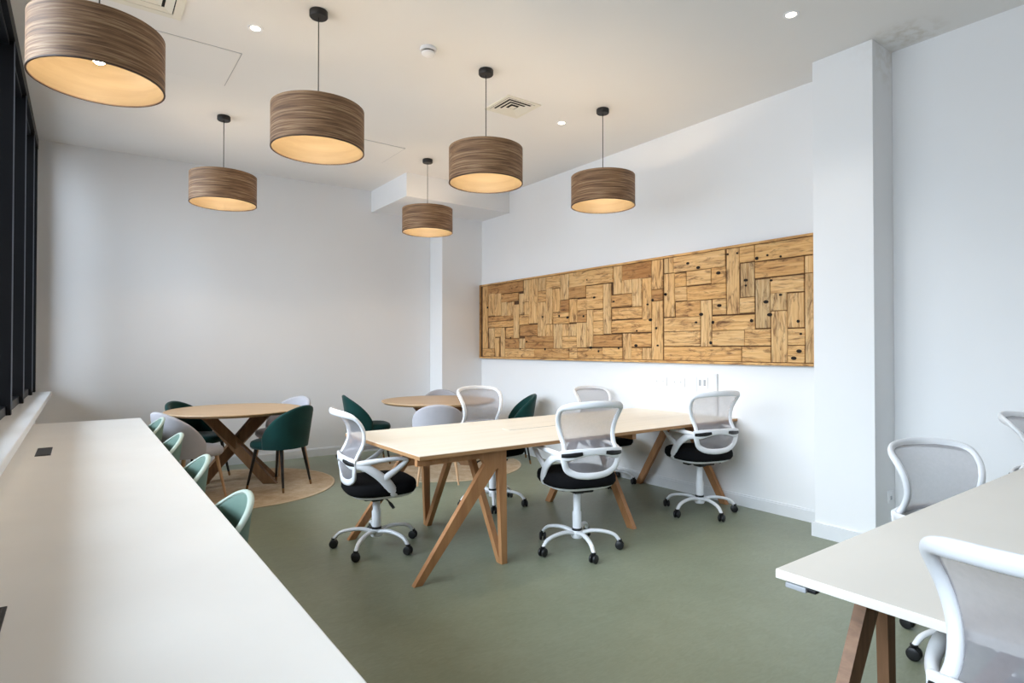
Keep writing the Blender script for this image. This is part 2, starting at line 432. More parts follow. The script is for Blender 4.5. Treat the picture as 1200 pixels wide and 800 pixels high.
# ------------------------------------------------------------------ ceiling things
def pendant(name_label, x, y, zb):
    t = thing('pendant_lamp', name_label, 'lamp', (x, y, H), 0, 'drum pendant lamps')
    R, hh = .275, .255; z0 = zb-H
    MB().lathe([(0, 0), (.052, 0), (.055, -.004), (.055, -.034), (.05, -.04), (0, -.04)], 32).build('ceiling_canopy', M['black_metal'], t, True)
    MB().lathe([(.0032, -.04), (.0032, z0+hh)], 8).build('cord', M['black_metal'], t, True)
    b = MB()
    prof = [(R, z0), (R, z0+hh), (R-.006, z0+hh), (R-.006, z0)]
    b.lathe(prof, 72, closed=True, mlist=[0, 0, 1, 0], uvs=True)
    sh = b.build('lamp_shade', [M['shade_out'], M['shade_in']], t, True)
    MB().lathe([(R-.0065, z0-.003), (R+.001, z0-.003), (R+.001, z0+.003), (R-.0065, z0+.003)], 72, closed=True).build('rim', M['shade_edge'], sh, True)
    b = MB()
    zc = z0+hh-.045
    for k in range(3):
        a = 2*PI*k/3+.4
        b.tube([(.02*math.cos(a), .02*math.sin(a), zc), ((R-.004)*math.cos(a), (R-.004)*math.sin(a), zc+.03)], .0025, 6, sub=1)
    b.lathe([(.0, .02), (.021, .018), (.021, -.05), (0, -.05)], 16, c=(0, 0, zc))
    b.build('lamp_holder', M['black_metal'], t, True)
    pr = [(0, zc-.05)]+[(.031*math.sin(a)*(1 if a > .9 else 1), zc-.085+.032*math.cos(a)) for a in [i*PI/10 for i in range(2, 10)]]+[(0, zc-.118)]
    MB().lathe(pr, 20).build('bulb', M['bulb'], t, True)
    return t
pendant('drum wood pendant lamp beside the black window, largest and nearest', .06, 3.44, 2.62)
pendant('drum wood pendant lamp straight over the near green chair of the far left round table', 1.17, 3.62, 2.566)
pendant('drum wood pendant lamp hanging beside the small square ceiling vent', 2.43, 3.65, 2.58)
pendant('drum wood pendant lamp nearest the patchwork wood wall panel', 3.65, 3.65, 2.584)
pendant('smallest drum wood pendant lamp in front of the ceiling bulkhead', 3.07, 5.77, 2.625)
pendant('small drum wood pendant lamp hanging before the bare back wall, nearest the far window corner', 1.02, 5.77, 2.64)

def downlight(x, y, label):
    t = thing('recessed_downlight', label, 'downlight', (x, y, H), 0, 'recessed ceiling spots')
    MB().lathe([(.030, -.001), (.034, -.004), (.046, -.004), (.048, 0), (.030, 0)], 28, closed=True).build('trim_ring', M['socket_white'], t, True)
    MB().lathe([(0, -.0015), (.030, -.0015), (.030, -.0005), (0, -.0005)], 24).build('lens', M['downlight'], t)
def spot(x, y):
    l = bpy.data.lights.new('spot_beam', 'SPOT'); l.energy = 42; l.color = (1, .93, .84); l.spot_size = 1.75; l.spot_blend = 1.0; l.shadow_soft_size = .03
    o = bpy.data.objects.new('spot_beam', l); COL.objects.link(o); o.location = (x, y, H-.008)
for q in ((.9, 4.055), (3.56, 1.916), (3.566, 4.098), (.9, 1.92)): spot(*q)  # last spot has no fitting, added out of view to brighten counter and floor
downlight(.90, 4.055, 'small round ceiling spot between the largest pendant and the square access panel')
downlight(3.56, 1.916, 'small round ceiling spot nearest the white wall pillar')
downlight(3.566, 4.098, 'small round ceiling spot just beyond the pendant nearest the wood panel')

def vent(x, y, half, label, name):
    t = thing(name, label, 'ceiling vent', (x, y, H))
    b = MB()
    a, c = half, half*.84
    for (p, q, zz) in ((a, c, -.008),):
        b.prism([(-p, -p), (p, -p), (q, -q), (-q, -q)], zz, 0); b.prism([(p, -p), (p, p), (q, q), (q, -q)], zz, 0)
        b.prism([(p, p), (-p, p), (-q, q), (q, q)], zz, 0); b.prism([(-p, p), (-p, -p), (-q, -q), (-q, q)], zz, 0)
    b.build('frame', M['vent'], t)
    MB().box(-c, c, -c, c, -.001, 0).build('duct_opening', M['vent_dark'], t)
    n = 4; step = c/n
    for k in range(n):
        ro = c-step*k-step*.10; ri = max(ro-step*.72, .002); th = .002
        b = MB(); bb = len(b.v)
        L = [(ro, -.009), (ri, -.002)] if k < n-1 else [(ro*.8, -.009), (.002, -.008)]
        for (r, z) in (L[0], L[1], (L[1][0], L[1][1]+.0015), (L[0][0], L[0][1]+th*.5)):
            b.v += [(-r, -r, z), (r, -r, z), (r, r, z), (-r, r, z)]
        for lv in range(4):
            nx = (lv+1) % 4
            for e in range(4):
                f = (e+1) % 4
                b.face((lv*4+e, lv*4+f, nx*4+f, nx*4+e))
        b.build('blade', M['vent'], t)
vent(2.985, 4.07, .175, 'small square louvred ceiling vent between two pendants', 'ceiling_vent')
vent(.195, 3.93, .30, 'large cream air conditioning grille at the ceiling edge above the largest pendant', 'ceiling_grille')

t = thing('smoke_detector', 'round white smoke detector on ceiling', 'smoke detector', (1.93, 3.62, H))
MB().lathe([(0, 0), (.055, 0), (.058, -.012), (.056, -.022), (0, -.022)], 32).build('base', M['socket_white'], t, True)
MB().lathe([(0, -.022), (.043, -.022), (.043, -.032), (0, -.032)], 32).build('smoke_slot', M['black_plastic'], t, True)
MB().lathe([(0, -.032), (.047, -.032), (.046, -.042), (.030, -.052), (0, -.054)], 32).build('cap', M['socket_white'], t, True)

def access(x0, x1, y0, y1, label):
    t = thing('access_panel', label, 'access panel', ((x0+x1)/2, (y0+y1)/2, H), 0)
    a, c = (x1-x0)/2, (y1-y0)/2
    MB().rbox(-a+.006, a-.006, -c+.006, c-.006, -.005, .0, .0015).build('hatch', M['ceiling'], t)
    b = MB()
    for q in ((-a, a, -c, -c+.004), (-a, a, c-.004, c), (-a, -a+.004, -c+.004, c-.004), (a-.004, a, -c+.004, c-.004)): b.box(*q, -.002, 0)
    b.build('hatch_frame', M['socket_grey'], t)
access(.30, .905, 4.46, 5.09, 'square flush ceiling access panel beside the largest pendant lamp')
access(2.12, 2.71, 5.58, 6.17, 'square flush ceiling access panel near the ceiling bulkhead')

# ------------------------------------------------------------------ patchwork wood wall panel
fpx = 690.0; yaw = math.atan(505/fpx); pit = math.atan(8/fpx)
XP = XR-.045
def to_wall(x, y):            # measured outline point -> (Y, Z) on the panel plane
    u = (x-600)/fpx; v = (400-y)/fpx
    F = math.cos(pit)-v*math.sin(pit); Z = math.sin(pit)+v*math.cos(pit)
    dx = F*math.sin(yaw)+u*math.cos(yaw); dy = F*math.cos(yaw)-u*math.sin(yaw)
    k = XP/dx
    return dy*k, 1.35+Z*k
PY0, PY1, PZ0, PZ1 = 2.27, 6.985, 1.21, 2.24
t = thing('wood_wall_panel', 'long patchwork panel of reclaimed burnt pine boards on right wall', 'wall panel', (XR, (PY0+PY1)/2, PZ0))
oy, oz = (PY0+PY1)/2, PZ0
MB().box(-.030, 0, PY0-oy, PY1-oy, 0, PZ1-oz).build('backing', M['plank_gap'], t)
b = MB()
planks = []
crops = {
 'd': (.15, 560, 310, [(35,75,190,655),(35,125,655,735),(75,350,170,225),(80,130,225,400),(130,180,225,400),(180,315,225,290),(180,230,290,400),(230,280,290,400),(80,275,400,440),(80,275,440,490),(85,130,495,655),(130,180,490,565),(130,165,570,735),(175,210,490,735),(215,275,490,575),(275,320,310,575),(320,360,225,390),(355,395,150,290),(395,465,120,460),(360,395,290,390),(320,395,390,470),(465,530,110,205),(530,640,95,185),(530,580,185,465),(580,640,185,372),(465,530,205,290),(465,530,290,560),(640,710,80,275),(640,710,275,372),(585,710,372,410),(585,710,410,462),(325,465,470,555),(530,588,465,560),(588,655,462,655),(655,705,462,560),(320,365,575,655),(210,320,575,655),(365,588,555,605),(365,588,605,655),(210,440,655,735),(440,710,655,735),(655,770,560,600),(655,770,600,655),(705,770,462,560)]),
 'c': (.1688, 660, 295, [(405,610,95,190),(345,405,115,295),(40,345,150,230),(35,155,235,320),(155,275,230,320),(275,330,220,570),(405,475,190,290),(475,545,185,380),(330,475,295,380),(545,610,180,470),(335,545,385,465),(330,610,470,560),(40,95,325,490),(95,275,320,400),(95,160,400,490),(160,205,400,660),(205,275,400,480),(205,275,480,575),(90,160,490,665),(205,405,575,660),(410,470,565,755),(470,610,565,660),(470,545,665,755),(545,610,665,755),(95,270,668,755),(270,410,664,755),(40,95,668,755),(610,690,60,260),(610,690,260,340),(610,690,340,765)]),
 'b': (.1876, 770, 280, [(40,70,115,215),(70,100,112,212),(100,425,100,192),(180,335,192,285),(335,428,175,278),(40,108,215,487),(108,180,212,298),(108,185,298,387),(185,430,285,378),(112,270,387,487),(270,340,380,672),(342,430,372,472),(340,610,475,570),(40,268,487,577),(40,268,577,670),(340,545,570,668),(40,525,672,768),(430,512,65,470)]),
 'a': (.2062, 860, 268, [(115,458,82,165),(400,458,150,250),(400,458,250,770),(115,398,172,268),(205,398,268,362),(120,205,285,565),(205,300,362,465),(300,398,362,562),(208,302,465,765),(302,402,565,662),(302,402,662,768),(35,115,192,388),(30,118,388,478),(28,115,100,190),(58,208,570,665),(42,208,668,768)]),
}
for key, (sc, ox, oyy, lst) in crops.items():
    for (xl, xr, yt, yb) in lst:
        if key == 'a':
            # top edges here slope with distance: read heights at the middle of each board
            pass
        xc = (xl+xr)/2
        Ya = to_wall(ox+xl*sc, oyy+yt*sc)[0]; Yb = to_wall(ox+xr*sc, oyy+yt*sc)[0]
        zt = to_wall(ox+xc*sc, oyy+yt*sc)[1]; zb = to_wall(ox+xc*sc, oyy+yb*sc)[1]
        zt = min(zt, PZ1-.022); zb = max(zb, PZ0+.024)
        if zt > PZ1-.12: zt = PZ1-.022
        if zb < PZ0+.06: zb = PZ0+.024
        y0, y1 = max(min(Ya, Yb), PY0+.012), min(max(Ya, Yb), PY1-.012)
        planks.append((y0, y1, zb, zt))
for (y0, y1, z0, z1) in planks:
    g = .0025; d = random.uniform(.001, .006)
    y0 += g; y1 -= g; z0 += g; z1 -= g
    if y1-y0 < .01 or z1-z0 < .01: continue
    xo, xi, e = -.043-d+.004, -.03, .003
    uo, vo = random.uniform(0, 50), random.uniform(0, 50)
    horiz = (y1-y0) > (z1-z0)
    tone = random.uniform(.18, .6) if horiz else random.uniform(.5, 1.0)      # upright boards are the paler, greyer ones
    if (y0+y1)/2 > 3.8: tone = max(0, tone-.16)
    bb = len(b.v)
    Y0, Y1, Z0, Z1 = y0-oy, y1-oy, z0-oz, z1-oz
    b.v += [(xi, Y0, Z0), (xi, Y1, Z0), (xi, Y1, Z1), (xi, Y0, Z1),
            (xo+e, Y0, Z0), (xo+e, Y1, Z0), (xo+e, Y1, Z1), (xo+e, Y0, Z1),
            (xo, Y0+e, Z0+e), (xo, Y1-e, Z0+e), (xo, Y1-e, Z1-e), (xo, Y0+e, Z1-e)]
    for q in ((8, 9, 10, 11), (4, 5, 9, 8), (5, 6, 10, 9), (6, 7, 11, 10), (7, 4, 8, 11), (0, 1, 5, 4), (1, 2, 6, 5), (2, 3, 7, 6), (3, 0, 4, 7)):
        uv = []
        for i in q:
            p = b.v[bb+i]
            uv.append((p[1]+uo, p[2]+vo) if horiz else (p[2]+uo, p[1]+vo))
        b.face([bb+i for i in q], 0, uv, tone)
b.build('planks', M['plank'], t)
b = MB()
for key, pts in {'a': [(190,150),(265,157),(67,292),(67,322),(182,415),(265,375),(203,488),(365,525),(100,522),(380,597),(370,695),(130,168),(212,293),(340,735)],
                 'b': [(192,152),(257,178),(50,345),(275,470),(243,520),(388,415),(382,212),(348,520),(440,95),(500,88),(335,648)],
                 'c': [(165,195),(215,317),(350,345),(585,365),(605,472),(510,548),(645,530),(385,668),(505,650),(710,295),(190,665),(655,650),(620,335),(245,690),(140,447)],
                 'd': [(525,660),(255,572),(635,400),(505,408),(330,658),(75,335),(380,600),(700,412)]}.items():
    sc, ox, oyy, _ = crops[key]
    for (px, py) in pts:
        Y, Z = to_wall(ox+px*sc, oyy+py*sc)
        r = random.choice((.009, .012, .014)); el = random.choice((1, 1, 1.5))
        bb = len(b.v); n = 12
        for xx in (-.0475, -.040):
            b.v += [(xx, Y-oy+r*el*math.cos(2*PI*k/n), Z-oz+r*math.sin(2*PI*k/n)) for k in range(n)]
        b.face([bb+k for k in range(n)])
        for k in range(n): b.face((bb+k, bb+(k+1) % n, bb+n+(k+1) % n, bb+n+k))
b.build('nail_holes', M['knot'], t)
b = MB()
def strip(y0, y1, z0, z1):
    bb = len(b.f); b.box(-.05, 0, y0-oy, y1-oy, z0-oz, z1-oz)
    u = random.uniform(0, 40)
    for i in range(bb, len(b.f)):
        b.uv[i] = [((b.v[k][1]+u, b.v[k][2]+b.v[k][0]) if y1-y0 > z1-z0 else (b.v[k][2]+u, b.v[k][1]+b.v[k][0])) for k in b.f[i]]
        b.tone[i] = .3
strip(PY0, PY1, PZ1-.02, PZ1); strip(PY0, PY1, PZ0, PZ0+.022)
strip(PY0, PY0+.012, PZ0+.022, PZ1-.02); strip(PY1-.012, PY1, PZ0+.022, PZ1-.02)
b.build('edging', M['plank'], t)

# ------------------------------------------------------------------ sockets on the right wall and on the pillar
def rocker(b, y, z, w, h, m): b.rbox(-.016, -.010, y-w/2, y+w/2, z-h/2, z+h/2, .002, m=m)
def socket_plate(label, y0, y1, z0, z1, n):
    t = thing('double_socket', label, 'power socket', (XR, (y0+y1)/2, (z0+z1)/2))
    a, c = (y1-y0)/2, (z1-z0)/2
    MB().rbox(-.010, 0, -a, a, -c, c, .003).build('face_plate', M['socket_white'], t, True)
    for k in range(n):
        yy = -a+(2*a)*(k+.5)/n
        b = MB(); 
        b.rbox(-.012, -.0102, yy-.004, yy+.004, -.004, .008, .0006)
        b.rbox(-.012, -.0102, yy-.013, yy-.007, -.018, -.013, .0006); b.rbox(-.012, -.0102, yy+.007, yy+.013, -.018, -.013, .0006)
        b.build('socket_holes', M['socket_grey'], t)
        MB().rbox(-.015, -.009, yy-.006, yy+.006, .016, .034, .002).build('switch', M['socket_white'], t)
    return t
t = thing('socket_back_board', 'long white backing plate for the sockets under wood panel', 'socket plate', (XR, 3.655, 1.02))
MB().rbox(-.008, 0, -.28, .28, -.07, .07, .003).build('board', M['trim'], t)
XRo = XR
XR = XRo-.008
socket_plate('white double socket on wall under wood panel, left one of the pair', 3.72, 3.87, .985, 1.07, 2)
socket_plate('white double socket on wall under wood panel, right one of the pair', 3.51, 3.66, .985, 1.07, 2)
XR = XRo
t = thing('data_outlet', 'narrow white data outlet right of the double sockets', 'data outlet', (XR, 3.315, 1.035))
MB().rbox(-.010, 0, -.055, .055, -.05, .05, .003).build('face_plate', M['socket_white'], t)
for yy in (-.025, .025): MB().rbox(-.013, -.009, yy-.011, yy+.011, -.028, .028, .001).build('data_port', M['socket_grey'], t)
tag(MB().rbox(XR-.022, XR, 3.155, 3.19, .76, 1.12, .003).build('cable_trunking', M['trim']), 'vertical white cable trunking strip rising from far desk end', 'cable trunking')
t = thing('single_socket', 'small white socket low on the near side of the wall pillar', 'power socket', (4.50, 1.745, .33))
MB().rbox(-.043, .043, -.009, 0, -.043, .043, .003).build('face_plate', M['socket_white'], t)
MB().rbox(-.012, .012, -.011, -.008, -.020, .006, .001).build('socket_holes', M['socket_grey'], t)
MB().rbox(-.006, .006, -.014, -.008, .014, .03, .001).build('switch', M['socket_white'], t)

# ------------------------------------------------------------------ window counter
t = thing('window_counter', 'long white counter running along window wall', 'counter', (0, 0, 0))
MB().rbox(-.345, .427, -.6, 6.1, .705, .74, .004, 3).build('worktop', M['worktop'], t)
for y in (6.03, 4.83, 3.82, 2.87, 1.2, -.5):
    MB().rbox(-.33, .34, y-.0125, y+.0125, 0, .705, .002).build('support_panel', M['panel_white'], t)
MB().rbox(-.34, -.315, -.58, 6.08, .60, .705, .002).build('back_rail', M['panel_white'], t)
def flush_outlet(label, y0, y1):
    t = thing('desk_power_outlet', label, 'power outlet', (-.172, (y0+y1)/2, .74), 0, 'black flush outlets in the counter')
    c = (y1-y0)/2
    MB().rbox(-.036, .036, -c, c, -.001, .003, .0012).build('rim', M['black_plastic'], t)
    MB().rbox(-.028, .028, -c+.012, c-.012, .002, .0045, .001).build('lid', M['black_metal'], t)
flush_outlet('black flush power outlet at the far end of the white counter', 4.27, 4.60)
flush_outlet('black flush power outlet on the white counter, cut by the left photo edge', 1.50, 1.83)

# ------------------------------------------------------------------ bench desks
def desk(label, x0, x1, y0, y1, ztop, top_mat, edge_mat, frame_mat, hatch=None, mids=(3.35, 4.47), a=.60, rs=.012):
    t = thing('bench_desk', label, 'desk', (x0, y0, 0))
    L, D = x1-x0, y1-y0; zb = ztop-.025
    b = MB(); b.rbox(0, L, 0, D, zb, ztop-.003, .002, m=1); b.rbox(.001, L-.001, .001, D-.001, ztop-.004, ztop, .001, m=0)
    b.build('desktop', [top_mat, edge_mat], t)
    if hatch:
        hx0, hx1, hy0, hy1 = hatch
        h = MB().rbox(hx0-x0, hx1-x0, hy0-y0, hy1-y0, ztop-.001, ztop+.0025, .001).build('cable_hatch', top_mat, t)
        b = MB()
        for q in ((hx0-.004, hx1+.004, hy1, hy1+.006), (hx0-.004, hx1+.004, hy0-.006, hy0)):
            b.box(q[0]-x0, q[1]-x0, q[2]-y0, q[3]-y0, ztop-.001, ztop+.0008)
        b.build('hatch_gap', M['socket_grey'], h)
    # plates at the free end: rail, upright and raking leg cut from one sheet
    for (py, nm) in ((.05, 'end_frame'), (D-.085, 'end_frame')):
        b = MB()
        b.prism([(rs, zb-.042), (rs, zb), (a+.055, zb), (a+.055, zb-.05), (a-.005, zb-.115), (a-.02, zb-.12), (a-.105, zb-.08), (a-.125, zb-.052), (a-.155, zb-.042)], py, py+.034, 'y')
        b.build('rail', frame_mat, t)
        b = MB(); b.prism([(a-.105, zb-.08), (a-.02, zb-.12), (.046, 0), (-.006, 0)], py, py+.034, 'y'); b.build('leg', frame_mat, t)
        b = MB(); b.prism([(a-.005, zb-.115), (a+.055, zb-.05), (a+.062, 0), (a+.022, 0)], py, py+.034, 'y'); b.build('leg', frame_mat, t)
    # inverted V trestles across the depth
    for k, xx in enumerate((x0+a+.04,)+tuple(mids)):
        q = xx-x0; m0 = D/2
        for sgn in (-1, 1):
            foot = m0+sgn*(D/2-.09); w = .075 if k else .05
            b = MB()
            b.prism([(foot-w*.4*sgn, 0), (foot+w*.45*sgn, 0), (m0+sgn*.08+w*.3*sgn, zb), (m0+sgn*.08-w*.75*sgn, zb)], q-.019, q+.019, 'x')
            b.build('leg', frame_mat, t)
        if k: MB().box(q-.02, q+.02, .06, D-.06, zb-.05, zb).build('cross_rail', frame_mat, t)
    MB().box(a+.06, L-.08, D/2-.05, D/2+.05, zb-.055, zb).build('beam', frame_mat, t)
    return t
M['ply_edge'] = wood('plywood_edge', srgb(150, 104, 64), srgb(178, 134, 90), srgb(196, 156, 112), (3, 3, 300), rough=0.6)
desk('pale wood bench desk under the patchwork panel with light plywood legs', 1.53, XR-.003, 2.965, 4.11, .745, M['desk_top'], M['ply_edge'], M['ply'], (2.56, 3.0, 3.53, 3.63), (3.35, 4.52), .578)
desk('cream bench desk in the near right corner with shade-darkened plywood legs', 1.545, XR-.003, -.26, .885, .745, M['desk_top_white'], M['desk_top_white'], M['ply_shaded'], None, (2.62, 3.75), .495, .30)
t = thing('cable_clip', 'small grey cable clip under the outer corner of the near right desk', 'cable clip', (1.566, .83, .7168))
MB().rbox(-.02, .02, -.028, .028, -.014, 0, .003).build('clip_body', M['socket_grey'], t)
MB().rbox(-.012, .012, -.05, -.028, -.012, -.002, .002).build('clip_jaw', M['black_plastic'], t)

# ------------------------------------------------------------------ rugs and round tables
def rug(x, y, R, label):
    t = thing('round_rug', label, 'rug', (x, y, 0), 0)
    MB().lathe([(0, .001), (R-.02, .001), (R-.02, .008), (0, .008)], 96).build('pile', M['rug'], t)
    MB().lathe([(R-.02, .001), (R, .001), (R, .006), (R-.006, .0085), (R-.02, .008)], 96, closed=True).build('binding', M['rug_edge'], t, True)
rug(1.24, 6.20, .90, 'round beige rug under the left round table near the window')
rug(3.40, 5.99, .90, 'round beige rug under the round table in the back corner')

def round_table(x, y, R, rot, label):
    t = thing('round_table', label, 'table', (x, y, .009), rot)
    z1 = .745-.009
    MB().lathe([(0, z1-.03), (R-.03, z1-.03), (R-.004, z1-.012), (R, z1-.006), (R-.002, z1), (0, z1)], 96).build('tabletop', M['oak'], t, True)
    sp = .36; w = .105; th = .05
    for k, ang in enumerate((-.42, .42)):
        for sg in (-1, 1):
            b = MB(); n = 8
            o = .0
            b.prism([(-sg*(sp+.0)-w*.62, 0), (-sg*(sp+.0)+w*.62, 0), (sg*.30+w*.62, z1-.03), (sg*.30-w*.62, z1-.03)], -th/2, th/2, 'y')
            off = sg*.0255
            ca, sa = math.cos(ang), math.sin(ang)
            b.v = [(vx*ca-(vy+off)*sa, vx*sa+(vy+off)*ca, vz) for vx, vy, vz in b.v]
            b.build('leg', M['oak_leg'], t)
    b = MB(); b.lathe([(0, z1-.045), (.10, z1-.045), (.10, z1-.03), (0, z1-.03)], 24); b.build('top_plate', M['oak_leg'], t)
    return t
round_table(1.25, 6.38, .625, -math.atan2(1.24, 6.38), 'round oak table with crossed plank legs by the window side of back wall')
round_table(3.40, 6.10, .66, -math.atan2(3.4, 6.1), 'round oak table with crossed plank legs in the back right corner')

# ------------------------------------------------------------------ dining chairs
def shell(b, R, th, tmax, zb, ztop, lean, flat=1.0, n=48, mz=8, m=0, sq=2.4):
    """curved back: closed cross-section swept round the rear of the seat"""
    rows = []
    for i in range(n+1):
        a = -tmax+2*tmax*i/n
        ca, sa = math.cos(a), math.sin(a)
        zt = ztop(a)
        f = (abs(ca)**sq+abs(sa)**sq)**(-1/sq)
        prof = []
        for k in range(mz+1):
            z = zb+(zt-th/2-zb)*k/mz
            prof.append((th/2, z))
        for k in range(1, 6):
            q = PI*k/6; prof.append((th/2*math.cos(q), zt-th/2+th/2*math.sin(q)))
        for k in range(mz, -1, -1):
            z = zb+(zt-th/2-zb)*k/mz
            prof.append((-th/2, z))
        endf = 1.0
        if i in (0, n): endf = .45
        row = []
        for (o, z) in prof:
            r = R*f+o*endf+lean*max(0, (z-zb))*(.35+.65*max(0, ca))
            row.append((r*sa, -r*ca*flat, z))
        rows.append(row)
    bb = len(b.v); k = len(rows[0])
    for r in rows: b.v += r
    for i in range(n):
        for j in range(k):
            q = (j+1) % k
            b.face((bb+i*k+j, bb+i*k+q, bb+(i+1)*k+q, bb+(i+1)*k+j), m)
    b.face([bb+j for j in range(k)][::-1], m); b.face([bb+n*k+j for j in range(k)], m)
def leg_mesh(x0, y0, z0, x1, y1, r0, r1, z1=0.0):
    return MB().tube([(x0, y0, z0), ((x0+x1)/2, (y0+y1)/2, (z0+z1)/2), (x1, y1, z1)], [(r0, r0), ((r0+r1)/2,)*2, (r1, r1)], 12, up=(0, 1, 0), sub=2)
def dining_chair(name, label, fab, legm, tip, zleg=.013):
    t = thing(name, label, 'chair', (0, 0, 0))
    b = MB(); b.pad(.46, .45, [(.80, .395), (.94, .40), (1, .42), (1, .445), (.96, .465), (.86, .475), (.6, .480)], 2.9, 44, c=(0, .02))
    b.build('seat', M[fab], t, True, 60)
    b = MB()
    zt = lambda a: .478+.332*max(0, math.cos(a*.94))**.72
    shell(b, .222, .044, 1.62, .405, zt, .16)
    b.build('backrest', M[fab], t, True, 60)
    for sx in (-1, 1):
        for (ya, yb) in ((.15, .215), (-.14, -.205)):
            L = leg_mesh(sx*.15, ya, .40, sx*.20, yb, .017, .0095, zleg).build('leg', M[legm], t, True)
            if tip:
                k = .11
                leg_mesh(sx*(.20-.05*k), yb-(yb-ya)*k, zleg+(.40-zleg)*k, sx*.20, yb, .0117, .0105, zleg).build('leg_tip', M['brass'], L, True)
    return t
green = dining_chair('dining_chair', 'dark green velvet chair at the near side of the left round table', 'green_velvet', 'black_leg', True)
grey = dining_chair('dining_chair', 'pale grey upholstered chair seen from behind at the left round table, next to the counter', 'grey_velvet', 'pale_leg', False)
def put(o, x, y, fx, fy): o.location = (x, y, 0); o.rotation_euler = (0, 0, face((fx, fy)))
put(green, 1.56, 5.93, -.58, .81)
dup(green, (.98, 6.76, 0), face((.78, -.62)), 'dark green velvet chair behind the left round table, against the back wall')
dup(green, (2.74, 6.60, 0), face((.97, -.24)), 'dark green velvet chair in side view facing the back corner round table')
dup(green, (4.13, 5.66, 0), face((-.86, .5)), 'dark green velvet chair beside the right wall, half hidden by the long desk')
put(grey, .79, 5.92, .93, .37)
dup(grey, (1.78, 6.70, 0), face((-.86, -.45)), 'pale grey upholstered chair behind the near green chair at the left round table')
dup(grey, (2.91, 5.24, 0), face((.48, .88)), 'pale grey upholstered chair back just beyond the long desk, before the corner round table')
dup(grey, (3.72, 6.58, 0), face((-.42, -.9)), 'pale grey upholstered chair on the far side of the corner round table')

# sage bucket chairs tucked under the counter
def bucket(label):
    t = thing('bucket_chair', label, 'chair', (0, 0, 0), 0, 'sage bucket chairs along the counter')
    b = MB()
    zt = lambda a: .57+.22*max(0, math.cos(a*1.15))**1.1
    shell(b, .235, .018, 2.0, .42, zt, .13)
    b.build('shell', M['sage_plastic'], t, True, 60)
    pts = []
    for i in range(41):
        a = -2.0+4.0*i/40; ca, sa = math.cos(a), math.sin(a); sq = 2.4
        f = (abs(ca)**sq+abs(sa)**sq)**(-1/sq); z = zt(a)
        r = .235*f+.13*(z-.42)*(.35+.65*max(0, ca))
        pts.append((r*sa, -r*ca, z))
    MB().tube(pts, (.0125, .009), 10, sub=2).build('rim', M['sage_rim'], t, True)
    MB().pad(.43, .43, [(.8, .40), (.96, .405), (1, .42), (1, .45), (.93, .468), (.7, .474)], 2.6, 40, c=(0, .01)).build('seat', M['sage_cushion'], t, True, 60)
    for sx in (-1, 1):
        for sy in (-1, 1):
            leg_mesh(sx*.14, sy*.14, .405, sx*.21, sy*.20, .015, .010).build('leg', M['pale_leg'], t, True)
    return t
bk = bucket('sage green bucket chair under the counter, nearest to the camera')
put(bk, .245, 2.45, -1, -.02)
dup(bk, (.252, 3.42, 0), face((-1, .03)), 'sage green bucket chair under the counter, second from the camera')
dup(bk, (.25, 4.39, 0), face((-1, 0)), 'sage green bucket chair under the counter, third from the camera')
dup(bk, (.252, 5.46, 0), face((-1, -.03)), 'sage green bucket chair under the counter, furthest from the camera')

